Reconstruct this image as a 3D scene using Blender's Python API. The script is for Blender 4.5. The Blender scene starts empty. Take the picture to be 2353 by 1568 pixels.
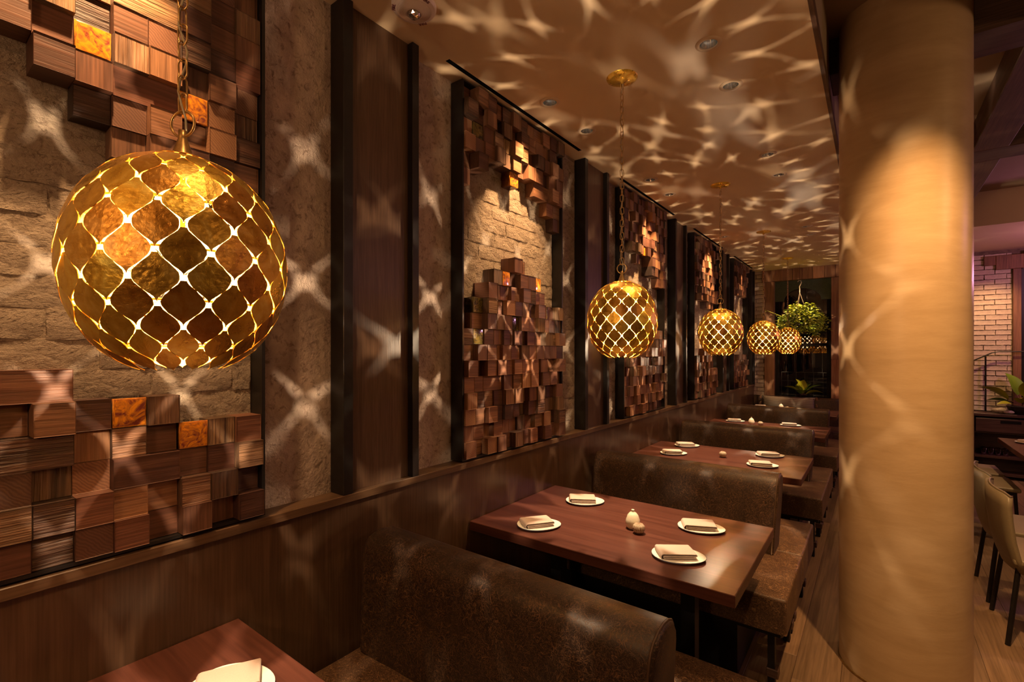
import bpy, bmesh, math, random
from mathutils import Vector, Matrix, Euler
from mathutils.geometry import delaunay_2d_cdt
random.seed(7)
PI = math.pi
S = bpy.context.scene
COL = S.collection

# ------------------------------------------------------------------ camera
cd = bpy.data.cameras.new('camera'); cam = bpy.data.objects.new('camera', cd); COL.objects.link(cam)
cam.location = (1.547, 0, 1.57); cam.rotation_euler = (math.radians(90), 0, math.radians(36.944))
cd.sensor_width = 36; cd.lens = 16.912; cd.shift_y = 0.01037; cd.clip_start = .05
S.camera = cam
# ------------------------------------------------------------------ world + exposure
w = bpy.data.worlds.new('night'); S.world = w; w.use_nodes = True
w.node_tree.nodes['Background'].inputs[0].default_value = (.010, .012, .022, 1)
w.node_tree.nodes['Background'].inputs[1].default_value = .6
vs = S.view_settings
vs.view_transform = 'Standard'; vs.look = 'None'; vs.exposure = 0.0; vs.gamma = 1; vs.use_curve_mapping = False
cy = S.cycles
cy.use_denoising = True
cy.max_bounces = 7; cy.diffuse_bounces = 4; cy.glossy_bounces = 4; cy.transmission_bounces = 6; cy.transparent_max_bounces = 12
cy.caustics_reflective = False; cy.caustics_refractive = False
cy.sample_clamp_indirect = 3.0

P = 1.8413          # bay length along the wall
ZC = 2.874          # low ceiling
ZB = 3.23           # raised bay ceiling
XE = 1.355          # right edge of the low ceiling
YE = 8.70           # end wall
WARM = (1.0, .58, .26)
BULB = (1.0, .73, .46)

def lamp(name, kind, loc, energy, color, size=.02, target=None, angle=60, blend=.5):
    l = bpy.data.lights.new(name, kind); l.energy = energy; l.color = color
    if kind == 'SPOT':
        l.spot_size = math.radians(angle); l.spot_blend = blend
    if kind in ('SPOT', 'POINT'): l.shadow_soft_size = size
    if kind == 'AREA': l.shape = 'DISK'; l.size = size
    o = bpy.data.objects.new(name, l); COL.objects.link(o); o.location = loc
    if target is not None:
        o.rotation_euler = (Vector(target) - Vector(loc)).to_track_quat('-Z', 'Y').to_euler()
    return o

PEND_E, WALL_E, TABLE_E = 74.0, 52.0, 21.0
PX, PZ = .5887, 1.7165
PY = [.3237] + [.3037 + P*q for q in (1, 2, 3, 4)]
for k in range(5):
    lamp('pendant_light', 'POINT', (PX, PY[k], 1.695), PEND_E, BULB, .0035)
    lamp('pendant_bounce_fill', 'POINT', (PX, PY[k], 1.735), 29, (1, .56, .25), .11)  # added soft lamp, stands in for light bounced inside the gold globe
# downlights of the low ceiling: (x, y, target, energy, cone)
DL = []
for y, e in ((2.13, 1.9), (3.97, 2.9), (5.81, 3.0)):
    DL.append((.193, y, (-.10, y + .05, 2.02), WALL_E*e, 62))
for y in (2.534, 3.545): DL.append((.193, y, (.27, y + (-.40 if y < 3 else .45), .75), TABLE_E*.8, 66))
for y in (2.128, 2.526, 3.555, 4.014, 5.837, 6.259):
    DL.append((.988, y, (.80, y + (.0 if y < 3 or y > 5 else .15), .75), TABLE_E*.9, 66))
DL_HID = [(.193, .32, (-.10, .30, 2.0), WALL_E*2.3, 66), (.988, .32, (.7, .35, .75), TABLE_E*.9, 62),
          (.193, 7.65, (-.10, 7.66, 2.0), WALL_E*1.2, 60), (.92, 8.10, (.64, 8.34, 2.1), TABLE_E*5.5, 48), (.30, 8.18, (.66, 8.62, .95), TABLE_E*4, 40)]  # last spot is added to brighten the sill plant, no fixture built
for (x, y, t, e, a) in DL + DL_HID:
    lamp('downlight_and_fill_beam', 'SPOT', (x, y, ZC - .004), e, WARM, .018, t, a, .75)
# raised bay: spot washing the column, floor and chairs
lamp('column_wash', 'SPOT', (1.88, 2.06, ZB - .01), 370, (1.0, .56, .23), .03, (1.72, 2.80, 1.55), 52, 1.0)
lamp('aisle_spot', 'SPOT', (1.78, 4.6, ZB - .01), 12, WARM, .03, (1.55, 3.4, 0), 60, .6)
lamp('aisle_spot', 'SPOT', (1.62, .9, ZB - .01), 48, WARM, .03, (1.25, 2.35, 0), 50, .6)
lamp('chair_spot', 'SPOT', (2.9, 4.6, ZB - .01), 85, WARM, .03, (2.4, 4.5, .4), 80, .6)
lamp('chair_spot', 'SPOT', (2.9, 6.1, ZB - .01), 75, WARM, .03, (2.6, 6.0, .6), 70, .6)
lamp('brick_wash', 'SPOT', (2.75, 8.05, ZC - .01), 85, WARM, .02, (2.72, 8.7, 1.25), 78, .8)
lamp('room_fill', 'POINT', (3.9, 2.2, 2.7), 30, WARM, .12)  # added fill lamp without a fixture, lifts the ambient light
lamp('room_fill', 'POINT', (1.2, -1.5, 2.3), 46, (1, .58, .28), .12)  # another added fill, unseen behind the camera
lamp('violet_strip', 'POINT', (3.7, 7.3, 2.45), 36, (.9, .35, .62), .10)
lamp('violet_strip', 'POINT', (4.3, 4.2, 2.6), 10, (.85, .35, .62), .10)

# ------------------------------------------------------------------ node helpers
def mat(name):
    m = bpy.data.materials.new(name); m.use_nodes = True
    nt = m.node_tree; b = nt.nodes['Principled BSDF']
    return m, nt, b
def N(nt, t, **kw):
    n = nt.nodes.new(t)
    for k, v in kw.items():
        if k.startswith('i_'):
            key = k[2:]
            key = int(key) if key.isdigit() else key.replace('_', ' ')
            n.inputs[key].default_value = v
        else: setattr(n, k, v)
    return n
def L(nt, a, b): nt.links.new(a, b)
def c4(c): return (c[0], c[1], c[2], 1)
def coords(nt, scale=(1, 1, 1), rnd=True, rot=(0, 0, 0), kind='Object'):
    tc = N(nt, 'ShaderNodeTexCoord'); mp = N(nt, 'ShaderNodeMapping')
    mp.inputs['Scale'].default_value = scale; mp.inputs['Rotation'].default_value = rot
    if rnd:
        oi = N(nt, 'ShaderNodeObjectInfo'); ml = N(nt, 'ShaderNodeMath', operation='MULTIPLY', i_1=91.7)
        L(nt, oi.outputs['Random'], ml.inputs[0])
        ad = N(nt, 'ShaderNodeVectorMath', operation='ADD'); L(nt, tc.outputs[kind], ad.inputs[0]); L(nt, ml.outputs[0], ad.inputs[1])
        L(nt, ad.outputs[0], mp.inputs[0])
    else: L(nt, tc.outputs[kind], mp.inputs[0])
    return mp.outputs[0]
def noise(nt, vec, scale, detail=4, rough=.6, dist=0):
    n = N(nt, 'ShaderNodeTexNoise', i_Scale=scale, i_Detail=detail, i_Roughness=rough, i_Distortion=dist)
    L(nt, vec, n.inputs['Vector']); return n.outputs['Fac']
def ramp(nt, fac, stops):
    r = N(nt, 'ShaderNodeValToRGB'); L(nt, fac, r.inputs[0]); e = r.color_ramp.elements
    while len(e) < len(stops): e.new(.5)
    for el, (p, c) in zip(e, stops): el.position = p; el.color = c4(c) if len(c) == 3 else c
    return r.outputs[0]
def mix(nt, fac, a, b, mode='MIX'):
    m = N(nt, 'ShaderNodeMix', data_type='RGBA', blend_type=mode)
    if hasattr(fac, 'links'): L(nt, fac, m.inputs[0])
    else: m.inputs[0].default_value = fac
    for i, v in ((6, a), (7, b)):
        if hasattr(v, 'links'): L(nt, v, m.inputs[i])
        else: m.inputs[i].default_value = c4(v)
    return m.outputs[2]
def math_(nt, op, a, b=None, clamp=False):
    m = N(nt, 'ShaderNodeMath', operation=op, use_clamp=clamp)
    for i, v in ((0, a), (1, b)):
        if v is None: continue
        if hasattr(v, 'links'): L(nt, v, m.inputs[i])
        else: m.inputs[i].default_value = v
    return m.outputs[0]
def bump(nt, b, h, strength, dist=.01, prev=None):
    n = N(nt, 'ShaderNodeBump', i_Strength=strength, i_Distance=dist); L(nt, h, n.inputs['Height'])
    if prev is not None: L(nt, prev, n.inputs['Normal'])
    L(nt, n.outputs[0], b.inputs['Normal']); return n.outputs[0]
def rand_ramp(nt, stops):
    oi = N(nt, 'ShaderNodeObjectInfo'); return ramp(nt, oi.outputs['Random'], stops)

def wood(name, c1, c2, axis, rough=.5, grain=1.0, bmp=.3, tones=None, rnd=True, spec=.4, dist=.002, freq=1.0):
    m, nt, b = mat(name)
    sc = [26*freq]*3; sc[axis] = 1.6*freq
    v = coords(nt, tuple(sc), rnd)
    n1 = noise(nt, v, 1.0, 5, .62, .55)
    sf = [170*freq]*3; sf[axis] = 5*freq
    v2 = coords(nt, tuple(sf), rnd); n2 = noise(nt, v2, 1.0, 3, .6)
    base = ramp(nt, n1, [(.28, c1), (.50, [(a+c)/2 for a, c in zip(c1, c2)]), (.72, c2)])
    fine = ramp(nt, n2, [(.35, (.62,)*3), (.62, (1.1,)*3)])
    colr = mix(nt, .8*grain, base, fine, 'MULTIPLY')
    if tones: colr = mix(nt, 1.0, colr, rand_ramp(nt, tones), 'MULTIPLY')
    L(nt, colr, b.inputs['Base Color']); b.inputs['Roughness'].default_value = rough
    b.inputs['Specular IOR Level'].default_value = spec
    h = math_(nt, 'ADD', math_(nt, 'MULTIPLY', n1, .7), math_(nt, 'MULTIPLY', n2, .5))
    bump(nt, b, h, bmp, dist)
    return m
def plain(name, c, rough=.5, metal=0, spec=.5, noise_amt=.0, scale=40, bmp=0, rnd=False):
    m, nt, b = mat(name)
    b.inputs['Roughness'].default_value = rough; b.inputs['Metallic'].default_value = metal
    b.inputs['Specular IOR Level'].default_value = spec
    v = coords(nt, (1, 1, 1), rnd); n = noise(nt, v, scale, 4)
    L(nt, ramp(nt, n, [(.3, [x*(1-noise_amt) for x in c]), (.7, [min(1, x*(1+noise_amt)) for x in c])]), b.inputs['Base Color'])
    if bmp: bump(nt, b, n, bmp, .003)
    return m
M = {}
TONES = [(0, (.34, .27, .30)), (.18, (.62, .50, .52)), (.36, (.95, .86, .80)), (.52, (1.25, 1.12, .95)), (.66, (.74, .54, .54)), (.80, (1.75, 1.6, 1.3)), (.9, (1.05, .85, .80)), (1, (.30, .26, .27))]
M['blk_h'] = wood('walnut_block', (.105, .052, .036), (.27, .145, .088), 1, .44, 1.15, .8, TONES)
M['blk_v'] = wood('walnut_block_upright', (.108, .055, .038), (.28, .155, .092), 2, .44, 1.15, .8, TONES)
M['blk_r'] = wood('weathered_block', (.045, .025, .018), (.36, .22, .13), 1, .55, 1.2, 1.0, TONES, dist=.014, freq=.8)
M['blk_rv'] = wood('weathered_block_upright', (.050, .030, .020), (.36, .23, .135), 2, .55, 1.2, 1.0, TONES, dist=.014, freq=.8)
# end grain with rings
m, nt, b = mat('end_grain_block')
v = coords(nt, (1, 1, 1)); wv = N(nt, 'ShaderNodeTexWave', wave_type='RINGS', rings_direction='X', i_Scale=46, i_Distortion=7, i_Detail=4)
L(nt, v, wv.inputs['Vector'])
cc = ramp(nt, wv.outputs['Fac'], [(.2, (.165, .085, .05)), (.8, (.235, .128, .072))])
L(nt, mix(nt, 1, cc, rand_ramp(nt, TONES), 'MULTIPLY'), b.inputs['Base Color']); b.inputs['Roughness'].default_value = .55
bump(nt, b, wv.outputs['Fac'], .12, .001); M['blk_e'] = m
def resin(name, ca, cb, em=0):
    m, nt, b = mat(name)
    v = coords(nt, (1, 1, 1)); n = noise(nt, v, 26, 5, .6, 2.5)
    L(nt, ramp(nt, n, [(.36, ca), (.62, cb)]), b.inputs['Base Color'])
    b.inputs['Roughness'].default_value = .08; b.inputs['Coat Weight'].default_value = .8
    b.inputs['Subsurface Weight'].default_value = .4; b.inputs['Subsurface Radius'].default_value = (.03, .012, .004); b.inputs['Subsurface Scale'].default_value = .6
    bump(nt, b, n, .25, .004); return m
M['amber'] = resin('amber_resin', (.20, .045, .035), (.85, .33, .02))
M['darkglass'] = resin('dark_cast_glass', (.022, .018, .008), (.14, .10, .02))
M['table'] = wood('reddish_table_wood', (.070, .022, .015), (.125, .044, .029), 0, .28, .8, .12, None, True, .5, .001, .55)
M['wains'] = wood('oak_panelling', (.078, .042, .024), (.122, .068, .038), 2, .28, .9, .12, None, True, .5, .001, .8)
M['ledge'] = wood('oak_ledge', (.095, .052, .028), (.155, .088, .048), 1, .35, .9, .12, None, False, .4, .001, .8)
M['weave'] = wood('woven_infill', (.085, .045, .026), (.135, .076, .044), 2, .35, 1, .35, None, True, .5, .002, 1.6)
M['beam'] = wood('dark_beam_wood', (.060, .030, .021), (.115, .060, .040), 0, .55, 1, .3, None, False)
M['beamy'] = wood('dark_beam_wood_long', (.085, .043, .030), (.15, .080, .052), 1, .55, 1, .3, None, False)
M['post'] = wood('reclaimed_post_wood', (.16, .075, .036), (.34, .17, .08), 2, .55, 1, .5, [(0, (.7, .62, .6)), (.5, (1, 1, 1)), (1, (1.25, 1.1, 1))])
M['floor'] = wood('oak_floor', (.160, .098, .055), (.235, .150, .088), 1, .42, .9, .12, [(0, (.72, .70, .70)), (.5, (1, 1, 1)), (1, (1.25, 1.2, 1.15))], True, .4, .001, .6)
M['cred'] = wood('dark_sideboard_wood', (.055, .026, .018), (.10, .05, .034), 0, .4, 1, .2)
M['steel'] = plain('blackened_steel', (.014, .011, .010), .42, .3, .5, .25, 30)
M['black'] = plain('black_void', (.004, .003, .003), .8, 0, .2)
M['darkleg'] = plain('dark_bench_base', (.012, .009, .008), .55, 0, .3, .2)
M['plate'] = plain('cream_stoneware', (.88, .85, .72), .22, 0, .5, .03, 60)
M['platerim'] = plain('blue_grey_rim', (.20, .20, .24), .3)
M['napkin'] = plain('linen_napkin', (.54, .42, .35), .85, 0, .2, .05, 300, .15)
M['vase'] = plain('cream_ceramic', (.70, .62, .46), .38, 0, .5, .06, 90, .08)
M['alarm'] = plain('alarm_white_plastic', (.72, .60, .56), .35, 0, .5, .02)
M['print'] = plain('dark_red_print', (.12, .012, .03), .5)
M['silver'] = plain('chrome', (.75, .75, .72), .15, 1)
M['trimring'] = plain('cream_trim_ring', (.62, .48, .34), .45)
M['chairl'] = plain('tan_chair_leather', (.24, .187, .11), .42, 0, .5, .08, 120, .12)
M['soil'] = plain('dark_soil_pot', (.02, .014, .012), .6)
M['basket'] = plain('plastic_hanger', (.42, .36, .30), .4)
M['green'] = plain('spandrel_green', (.050, .062, .040), .6, 0, .3, .15)
M['iron'] = plain('pale_iron_bar', (.42, .34, .28), .4, .2, .5, .2)
M['stone'] = plain('pale_shell', (.52, .44, .34), .4, 0, .5, .3, 50, .2)

# stone/leather etc
def leather(name, c0, c1, amt=1.0):
    m, nt, b = mat(name)
    v = coords(nt, (1, 1, 1), True)
    def lines(scale, k, off, dist):
        mp = N(nt, 'ShaderNodeVectorMath', operation='ADD'); L(nt, v, mp.inputs[0]); mp.inputs[1].default_value = (off, off*.7, -off)
        n = noise(nt, mp.outputs[0], scale, 1.2, .5, dist)
        return math_(nt, 'SUBTRACT', 1.0, math_(nt, 'MULTIPLY', math_(nt, 'ABSOLUTE', math_(nt, 'SUBTRACT', n, .5)), k), True)
    a = math_(nt, 'MAXIMUM', lines(17, 62, 0, 3.2), lines(25, 52, 7.3, 3.8))
    a = math_(nt, 'MAXIMUM', a, math_(nt, 'MULTIPLY', lines(41, 36, 3.1, 3.0), .7))
    big = ramp(nt, noise(nt, v, 9, 3), [(.32, (.35,)*3), (.66, (1, 1, 1))])
    f = math_(nt, 'MULTIPLY', math_(nt, 'MULTIPLY', a, big), amt)
    L(nt, mix(nt, f, c0, c1), b.inputs['Base Color'])
    rr = math_(nt, 'ADD', .44, math_(nt, 'MULTIPLY', a, .16)); L(nt, rr, b.inputs['Roughness'])
    bn = noise(nt, v, 260, 3)
    h = math_(nt, 'ADD', math_(nt, 'MULTIPLY', bn, .4), math_(nt, 'MULTIPLY', a, -.4))
    bump(nt, b, h, .35, .0015)
    return m
M['leather'] = leather('cracked_brown_leather', (.026, .0135, .0085), (.26, .135, .068), .8)
M['leather2'] = leather('worn_seat_leather', (.070, .036, .020), (.42, .23, .11), .95)
M['piping'] = plain('leather_piping', (.075, .040, .022), .45, 0, .5, .1)
# gold leaf
m, nt, b = mat('gold_leaf')
v = coords(nt, (1, 1, 1), True)
n = noise(nt, v, 26, 6, .62, .6); n2 = noise(nt, v, 110, 5, .75, 1.6)
gc = ramp(nt, n, [(.30, (.66, .36, .05)), (.50, (.90, .57, .10)), (.66, (1.0, .74, .22))])
tone = rand_ramp(nt, [(0, (.60, .42, .50)), (.2, (.80, .66, .55)), (.5, (1, 1, 1)), (1, (1.1, 1.15, .85))])
L(nt, mix(nt, 1, gc, tone, 'MULTIPLY'), b.inputs['Base Color'])
b.inputs['Metallic'].default_value = .82
L(nt, ramp(nt, n, [(.3, (.22,)*3), (.7, (.40,)*3)]), b.inputs['Roughness'])
h = math_(nt, 'ADD', math_(nt, 'MULTIPLY', n, .5), math_(nt, 'MULTIPLY', n2, .5)); bump(nt, b, h, .42, .0025); M['gold'] = m
M['brass'] = plain('antique_brass', (.50, .31, .12), .33, .9, .5, .25, 60)
M['cord'] = plain('clear_cord', (.40, .33, .22), .2, 0, .6)
# globe bulb
m, nt, b = mat('filament'); b.inputs['Emission Color'].default_value = (1, .78, .5, 1); b.inputs['Emission Strength'].default_value = 220
b.inputs['Base Color'].default_value = (0, 0, 0, 1); M['filament'] = m
m, nt, b = mat('lamp_lens'); b.inputs['Emission Color'].default_value = (1, .9, .72, 1); b.inputs['Emission Strength'].default_value = 6
b.inputs['Base Color'].default_value = (.1, .1, .1, 1); M['lens'] = m
def thin_glass(name, tint, refl=1.0, rough=0.0):
    m = bpy.data.materials.new(name); m.use_nodes = True; nt = m.node_tree
    for n_ in list(nt.nodes): nt.nodes.remove(n_)
    o = N(nt, 'ShaderNodeOutputMaterial'); t = N(nt, 'ShaderNodeBsdfTransparent'); t.inputs[0].default_value = c4(tint)
    g = N(nt, 'ShaderNodeBsdfGlossy'); g.inputs['Roughness'].default_value = rough
    fr = N(nt, 'ShaderNodeFresnel', i_IOR=1.5); mx = N(nt, 'ShaderNodeMixShader')
    L(nt, math_(nt, 'MULTIPLY', fr.outputs[0], refl, True), mx.inputs[0]); L(nt, t.outputs[0], mx.inputs[1]); L(nt, g.outputs[0], mx.inputs[2]); L(nt, mx.outputs[0], o.inputs[0])
    return m
M['bulbglass'] = thin_glass('bulb_glass', (1, 1, 1), .3)
M['glassware'] = thin_glass('tumbler_glass', (.88, .88, .86), 1.2)
M['pane'] = thin_glass('window_glass', (.75, .78, .78), 1.9)
# plasters
def plaster(name, ca, cb, scale, rough, bs, bd, stretch=(1, 1, 1), spots=False, kind='Object', fine=90):
    m, nt, b = mat(name)
    v = coords(nt, stretch, False, kind=kind)
    n1 = noise(nt, v, scale, 8, .68, .4); n2 = noise(nt, v, fine, 5, .7)
    colr = ramp(nt, n1, [(.33, ca), (.5, [(a+c)*.5 for a, c in zip(ca, cb)]), (.66, cb)])
    if spots:
        n3 = noise(nt, v, scale*5, 4, .75, .6)
        colr = mix(nt, 1.0, colr, ramp(nt, n3, [(.34, (.52, .47, .44)), (.47, (1, 1, 1))]), 'MULTIPLY')
    L(nt, colr, b.inputs['Base Color']); b.inputs['Roughness'].default_value = rough
    h = math_(nt, 'ADD', n1, math_(nt, 'MULTIPLY', n2, .45)); bump(nt, b, h, bs, bd)
    return m
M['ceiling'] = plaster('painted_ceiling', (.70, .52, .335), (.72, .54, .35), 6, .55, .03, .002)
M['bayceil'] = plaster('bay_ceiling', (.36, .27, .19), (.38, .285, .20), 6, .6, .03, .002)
M['plaster'] = plaster('old_plaster', (.34, .25, .20), (.66, .52, .42), 7, .8, .9, .02, (1, 1, .9), True, fine=60)
M['brick'] = plaster('limewashed_brick', (.42, .31, .225), (.66, .52, .39), 10, .8, 1.0, .055, (1, 1, 1.6), True, fine=70)
M['mortar'] = plaster('limewash_mortar', (.34, .25, .18), (.58, .46, .34), 11, .9, 1.0, .03, (1, 1, 1.6), True, fine=70)
M['brickw'] = plaster('whitewashed_brick', (.48, .37, .27), (.66, .53, .40), 12, .75, .8, .01, (1, 1, 1), False)
M['mortard'] = plaster('dark_joint', (.10, .065, .045), (.22, .15, .10), 14, .9, .8, .01)
M['column'] = plaster('polished_column_plaster', (.42, .285, .155), (.52, .365, .21), 2.2, .33, .10, .006, (1, 1, 5.0), False, fine=30)
M['darkwall'] = plaster('dark_wall', (.10, .07, .05), (.14, .10, .07), 4, .7, .1, .004)
M['nightwall'] = plaster('night_street', (.010, .009, .009), (.02, .016, .014), 4, .8, .1, .004)
# leaves
def leafmat(name, a, b_, rough=.4):
    m, nt, b = mat(name)
    L(nt, rand_ramp(nt, [(0, a), (1, b_)]) if name != 'basket_leaf' else ramp(nt, noise(nt, coords(nt, (1, 1, 1), False), 14, 3), [(.38, a), (.62, b_)]), b.inputs['Base Color'])
    b.inputs['Roughness'].default_value = rough; b.inputs['Subsurface Weight'].default_value = 0.0
    return m
M['leaf'] = leafmat('broad_leaf', (.09, .20, .015), (.42, .40, .02))
M['leafs'] = leafmat('basket_leaf', (.05, .14, .012), (.60, .66, .08))
M['stem'] = plain('reddish_stem', (.16, .06, .03), .5)
m, nt, b = mat('striped_cushion_cloth')
v = coords(nt, (1, 1, 1), False); wv = N(nt, 'ShaderNodeTexWave', wave_type='BANDS', bands_direction='Z', i_Scale=24, i_Distortion=.4); L(nt, v, wv.inputs['Vector'])
L(nt, ramp(nt, wv.outputs['Fac'], [(.3, (.16, .13, .10)), (.7, (.36, .31, .24))]), b.inputs['Base Color']); b.inputs['Roughness'].default_value = .9
bump(nt, b, wv.outputs['Fac'], .6, .004); M['cushion'] = m
M['fringe'] = plain('brown_tassel', (.16, .08, .04), .9)
m, nt, b = mat('urchin_texture')
tc = N(nt, 'ShaderNodeTexCoord'); sep = N(nt, 'ShaderNodeSeparateXYZ'); L(nt, tc.outputs['Object'], sep.inputs[0])
an = math_(nt, 'ARCTAN2', sep.outputs['Y'], sep.outputs['X']); st = math_(nt, 'SINE', math_(nt, 'ADD', math_(nt, 'MULTIPLY', an, 26), math_(nt, 'MULTIPLY', noise(nt, tc.outputs['Object'], 60, 2), 8)))
st2 = math_(nt, 'SINE', math_(nt, 'MULTIPLY', sep.outputs['Z'], 520))
L(nt, ramp(nt, math_(nt, 'ADD', st, math_(nt, 'MULTIPLY', st2, .5)), [(.22, (.22, .11, .05)), (.42, (.74, .65, .48))]), b.inputs['Base Color'])
bump(nt, b, st, .5, .002); M['urchin'] = m

# ------------------------------------------------------------------ mesh helpers
def mesh(name, bm, m, smooth=False):
    me = bpy.data.meshes.new(name); bm.normal_update(); bm.to_mesh(me); bm.free()
    for x in (m if isinstance(m, (list, tuple)) else [m]): me.materials.append(x)
    if smooth:
        for p in me.polygons: p.use_smooth = True
    return me
def put(name, me, parent=None, loc=(0, 0, 0), rot=None, scale=None):
    o = bpy.data.objects.new(name, me); COL.objects.link(o); o.location = loc
    if rot is not None: o.rotation_euler = rot
    if scale is not None: o.scale = scale
    if parent: o.parent = parent
    return o
def obj(name, bm, m, parent=None, loc=(0, 0, 0), smooth=False, rot=None): return put(name, mesh(name, bm, m, smooth), parent, loc, rot)
def thing(name, label, cat, loc=(0, 0, 0), rz=0, group=None):
    o = bpy.data.objects.new(name, None); COL.objects.link(o); o.location = loc; o.rotation_euler = (0, 0, rz)
    o.empty_display_size = .1
    return tag(o, label, cat, group)
def tag(o, label, cat, group=None):
    o['label'] = label; o['category'] = cat
    if group: o['group'] = group
    return o
def struct(o, kind='structure'): o['kind'] = kind; return o
def copy_tree(o, parent=None):
    c = o.copy(); COL.objects.link(c)
    if parent: c.parent = parent
    for ch in list(o.children): copy_tree(ch, c)
    return c
def box(bm, x0, x1, y0, y1, z0, z1, bev=0, seg=1):
    r = bmesh.ops.create_cube(bm, size=1)
    for v in r['verts']:
        v.co = Vector((x0 + (v.co.x+.5)*(x1-x0), y0 + (v.co.y+.5)*(y1-y0), z0 + (v.co.z+.5)*(z1-z0)))
    if bev:
        ed = list({e for v in r['verts'] for e in v.link_edges})
        bmesh.ops.bevel(bm, geom=ed, offset=bev, segments=seg, affect='EDGES', profile=.5)
    return bm
def B(*a, **k): return box(bmesh.new(), *a, **k)
def lathe(bm, prof, n=24, c=(0, 0, 0)):
    rings = []
    for r, z in prof:
        if r < 1e-5: rings.append([bm.verts.new((c[0], c[1], c[2]+z))])
        else: rings.append([bm.verts.new((c[0]+r*math.cos(2*PI*i/n), c[1]+r*math.sin(2*PI*i/n), c[2]+z)) for i in range(n)])
    for a, b in zip(rings, rings[1:]):
        for i in range(n):
            j = (i+1) % n
            if len(a) == 1 and len(b) == 1: break
            if len(a) == 1: bm.faces.new((a[0], b[j], b[i]))
            elif len(b) == 1: bm.faces.new((a[i], a[j], b[0]))
            else: bm.faces.new((a[i], a[j], b[j], b[i]))
    return bm
def tube(bm, pts, r, n=8, closed=False, cap=True):
    pts = [Vector(p) for p in pts]; K = len(pts); rings = []
    up = None
    for i, p in enumerate(pts):
        if closed: t = pts[(i+1) % K] - pts[i-1]
        else: t = pts[min(i+1, K-1)] - pts[max(i-1, 0)]
        t.normalize()
        if up is None:
            up = Vector((0, 0, 1)) if abs(t.z) < .9 else Vector((1, 0, 0))
        a = t.cross(up).normalized(); b = a.cross(t).normalized(); up = b
        rr = r[i] if isinstance(r, (list, tuple)) else r
        rings.append([bm.verts.new(p + a*rr*math.cos(2*PI*j/n) + b*rr*math.sin(2*PI*j/n)) for j in range(n)])
    for i in range(K if closed else K-1):
        A, C = rings[i], rings[(i+1) % K]
        for j in range(n): bm.faces.new((A[j], A[(j+1) % n], C[(j+1) % n], C[j]))
    if not closed and cap:
        bm.faces.new(rings[0]); bm.faces.new(list(reversed(rings[-1])))
    return bm
def thick(bm, t):
    bm.normal_update(); bmesh.ops.solidify(bm, geom=list(bm.faces), thickness=t)
    bmesh.ops.recalc_face_normals(bm, faces=bm.faces)
def circ(r, n, z=0, c=(0, 0)): return [(c[0]+r*math.cos(2*PI*i/n), c[1]+r*math.sin(2*PI*i/n), z) for i in range(n)]

# ------------------------------------------------------------------ floor (planks)
fl = struct(obj('floor', B(-.2, 5.6, -2.2, 8.9, -.06, -.006), M['black']))
plank_me = [mesh('plank', B(-.0945, .0945, -.9992*Lp/2, .9992*Lp/2, -.015, 0, bev=.0018), M['floor']) for Lp in (2.4, 1.8)]
rp = random.Random(3)
for i in range(30):
    x = -.1 + .19*i + .095
    y = -2.2 - rp.uniform(0, 1.6)
    while y < 8.8:
        q = rp.randrange(2); Lp = (2.4, 1.8)[q]
        if y + Lp > -.3 or True:
            if y + Lp <= 8.85 + 1.5 and y > -4: put('plank', plank_me[q], fl, (x, y + Lp/2, 0))
        y += Lp
# ------------------------------------------------------------------ ceiling with round holes and slots
def sheet_with_holes(x0, x1, y0, y1, z, circles, rects):
    vs = [Vector((x0, y0)), Vector((x1, y0)), Vector((x1, y1)), Vector((x0, y1))]; es = [(0, 1), (1, 2), (2, 3), (3, 0)]
    for (cx, cy_, r) in circles:
        n0 = len(vs); K = 28
        for i in range(K): vs.append(Vector((cx+r*math.cos(2*PI*i/K), cy_+r*math.sin(2*PI*i/K)))); es.append((n0+i, n0+(i+1) % K))
    for (a, b, c, d) in rects:
        n0 = len(vs); vs += [Vector((a, c)), Vector((b, c)), Vector((b, d)), Vector((a, d))]
        es += [(n0, n0+1), (n0+1, n0+2), (n0+2, n0+3), (n0+3, n0)]
    ov, oe, of, *_ = delaunay_2d_cdt(vs, es, [], 0, 1e-5)
    bm = bmesh.new(); V = [bm.verts.new((v.x, v.y, z)) for v in ov]
    for f in of:
        c = sum((ov[i] for i in f), Vector((0, 0)))/len(f)
        if any((c.x-a)**2+(c.y-b)**2 < (r*.995)**2 for a, b, r in circles): continue
        if any(a < c.x < b and c_ < c.y < d for a, b, c_, d in rects): continue
        bm.faces.new([V[i] for i in reversed(f)])
    return bm
RH = .036
holes = [(x, y, RH) for (x, y, *_r) in DL]
slots = [(.012, .036, 1.545+P*k, 2.76+P*k) for k in range(-1, 4) if 1.545+P*k < 8.3]
slots = [s for s in slots]
bm = sheet_with_holes(-.10, XE, -2.2, YE+.02, ZC, holes, slots)
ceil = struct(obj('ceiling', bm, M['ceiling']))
for (a, b, c, d) in slots:
    bm = B(a-.002, b+.002, c, d, ZC, ZC+.05); bm.faces.ensure_lookup_table()
    bmesh.ops.delete(bm, geom=[f for f in bm.faces if f.normal.z < -.5 or f.calc_center_median().z < ZC+.001], context='FACES')
    struct(obj('trim_slot', bm, M['black'], ceil))
obj('ceiling_back', B(-.10, XE, -2.2, YE+.1, ZC+.10, ZC+.13), M['black'], ceil)
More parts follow.
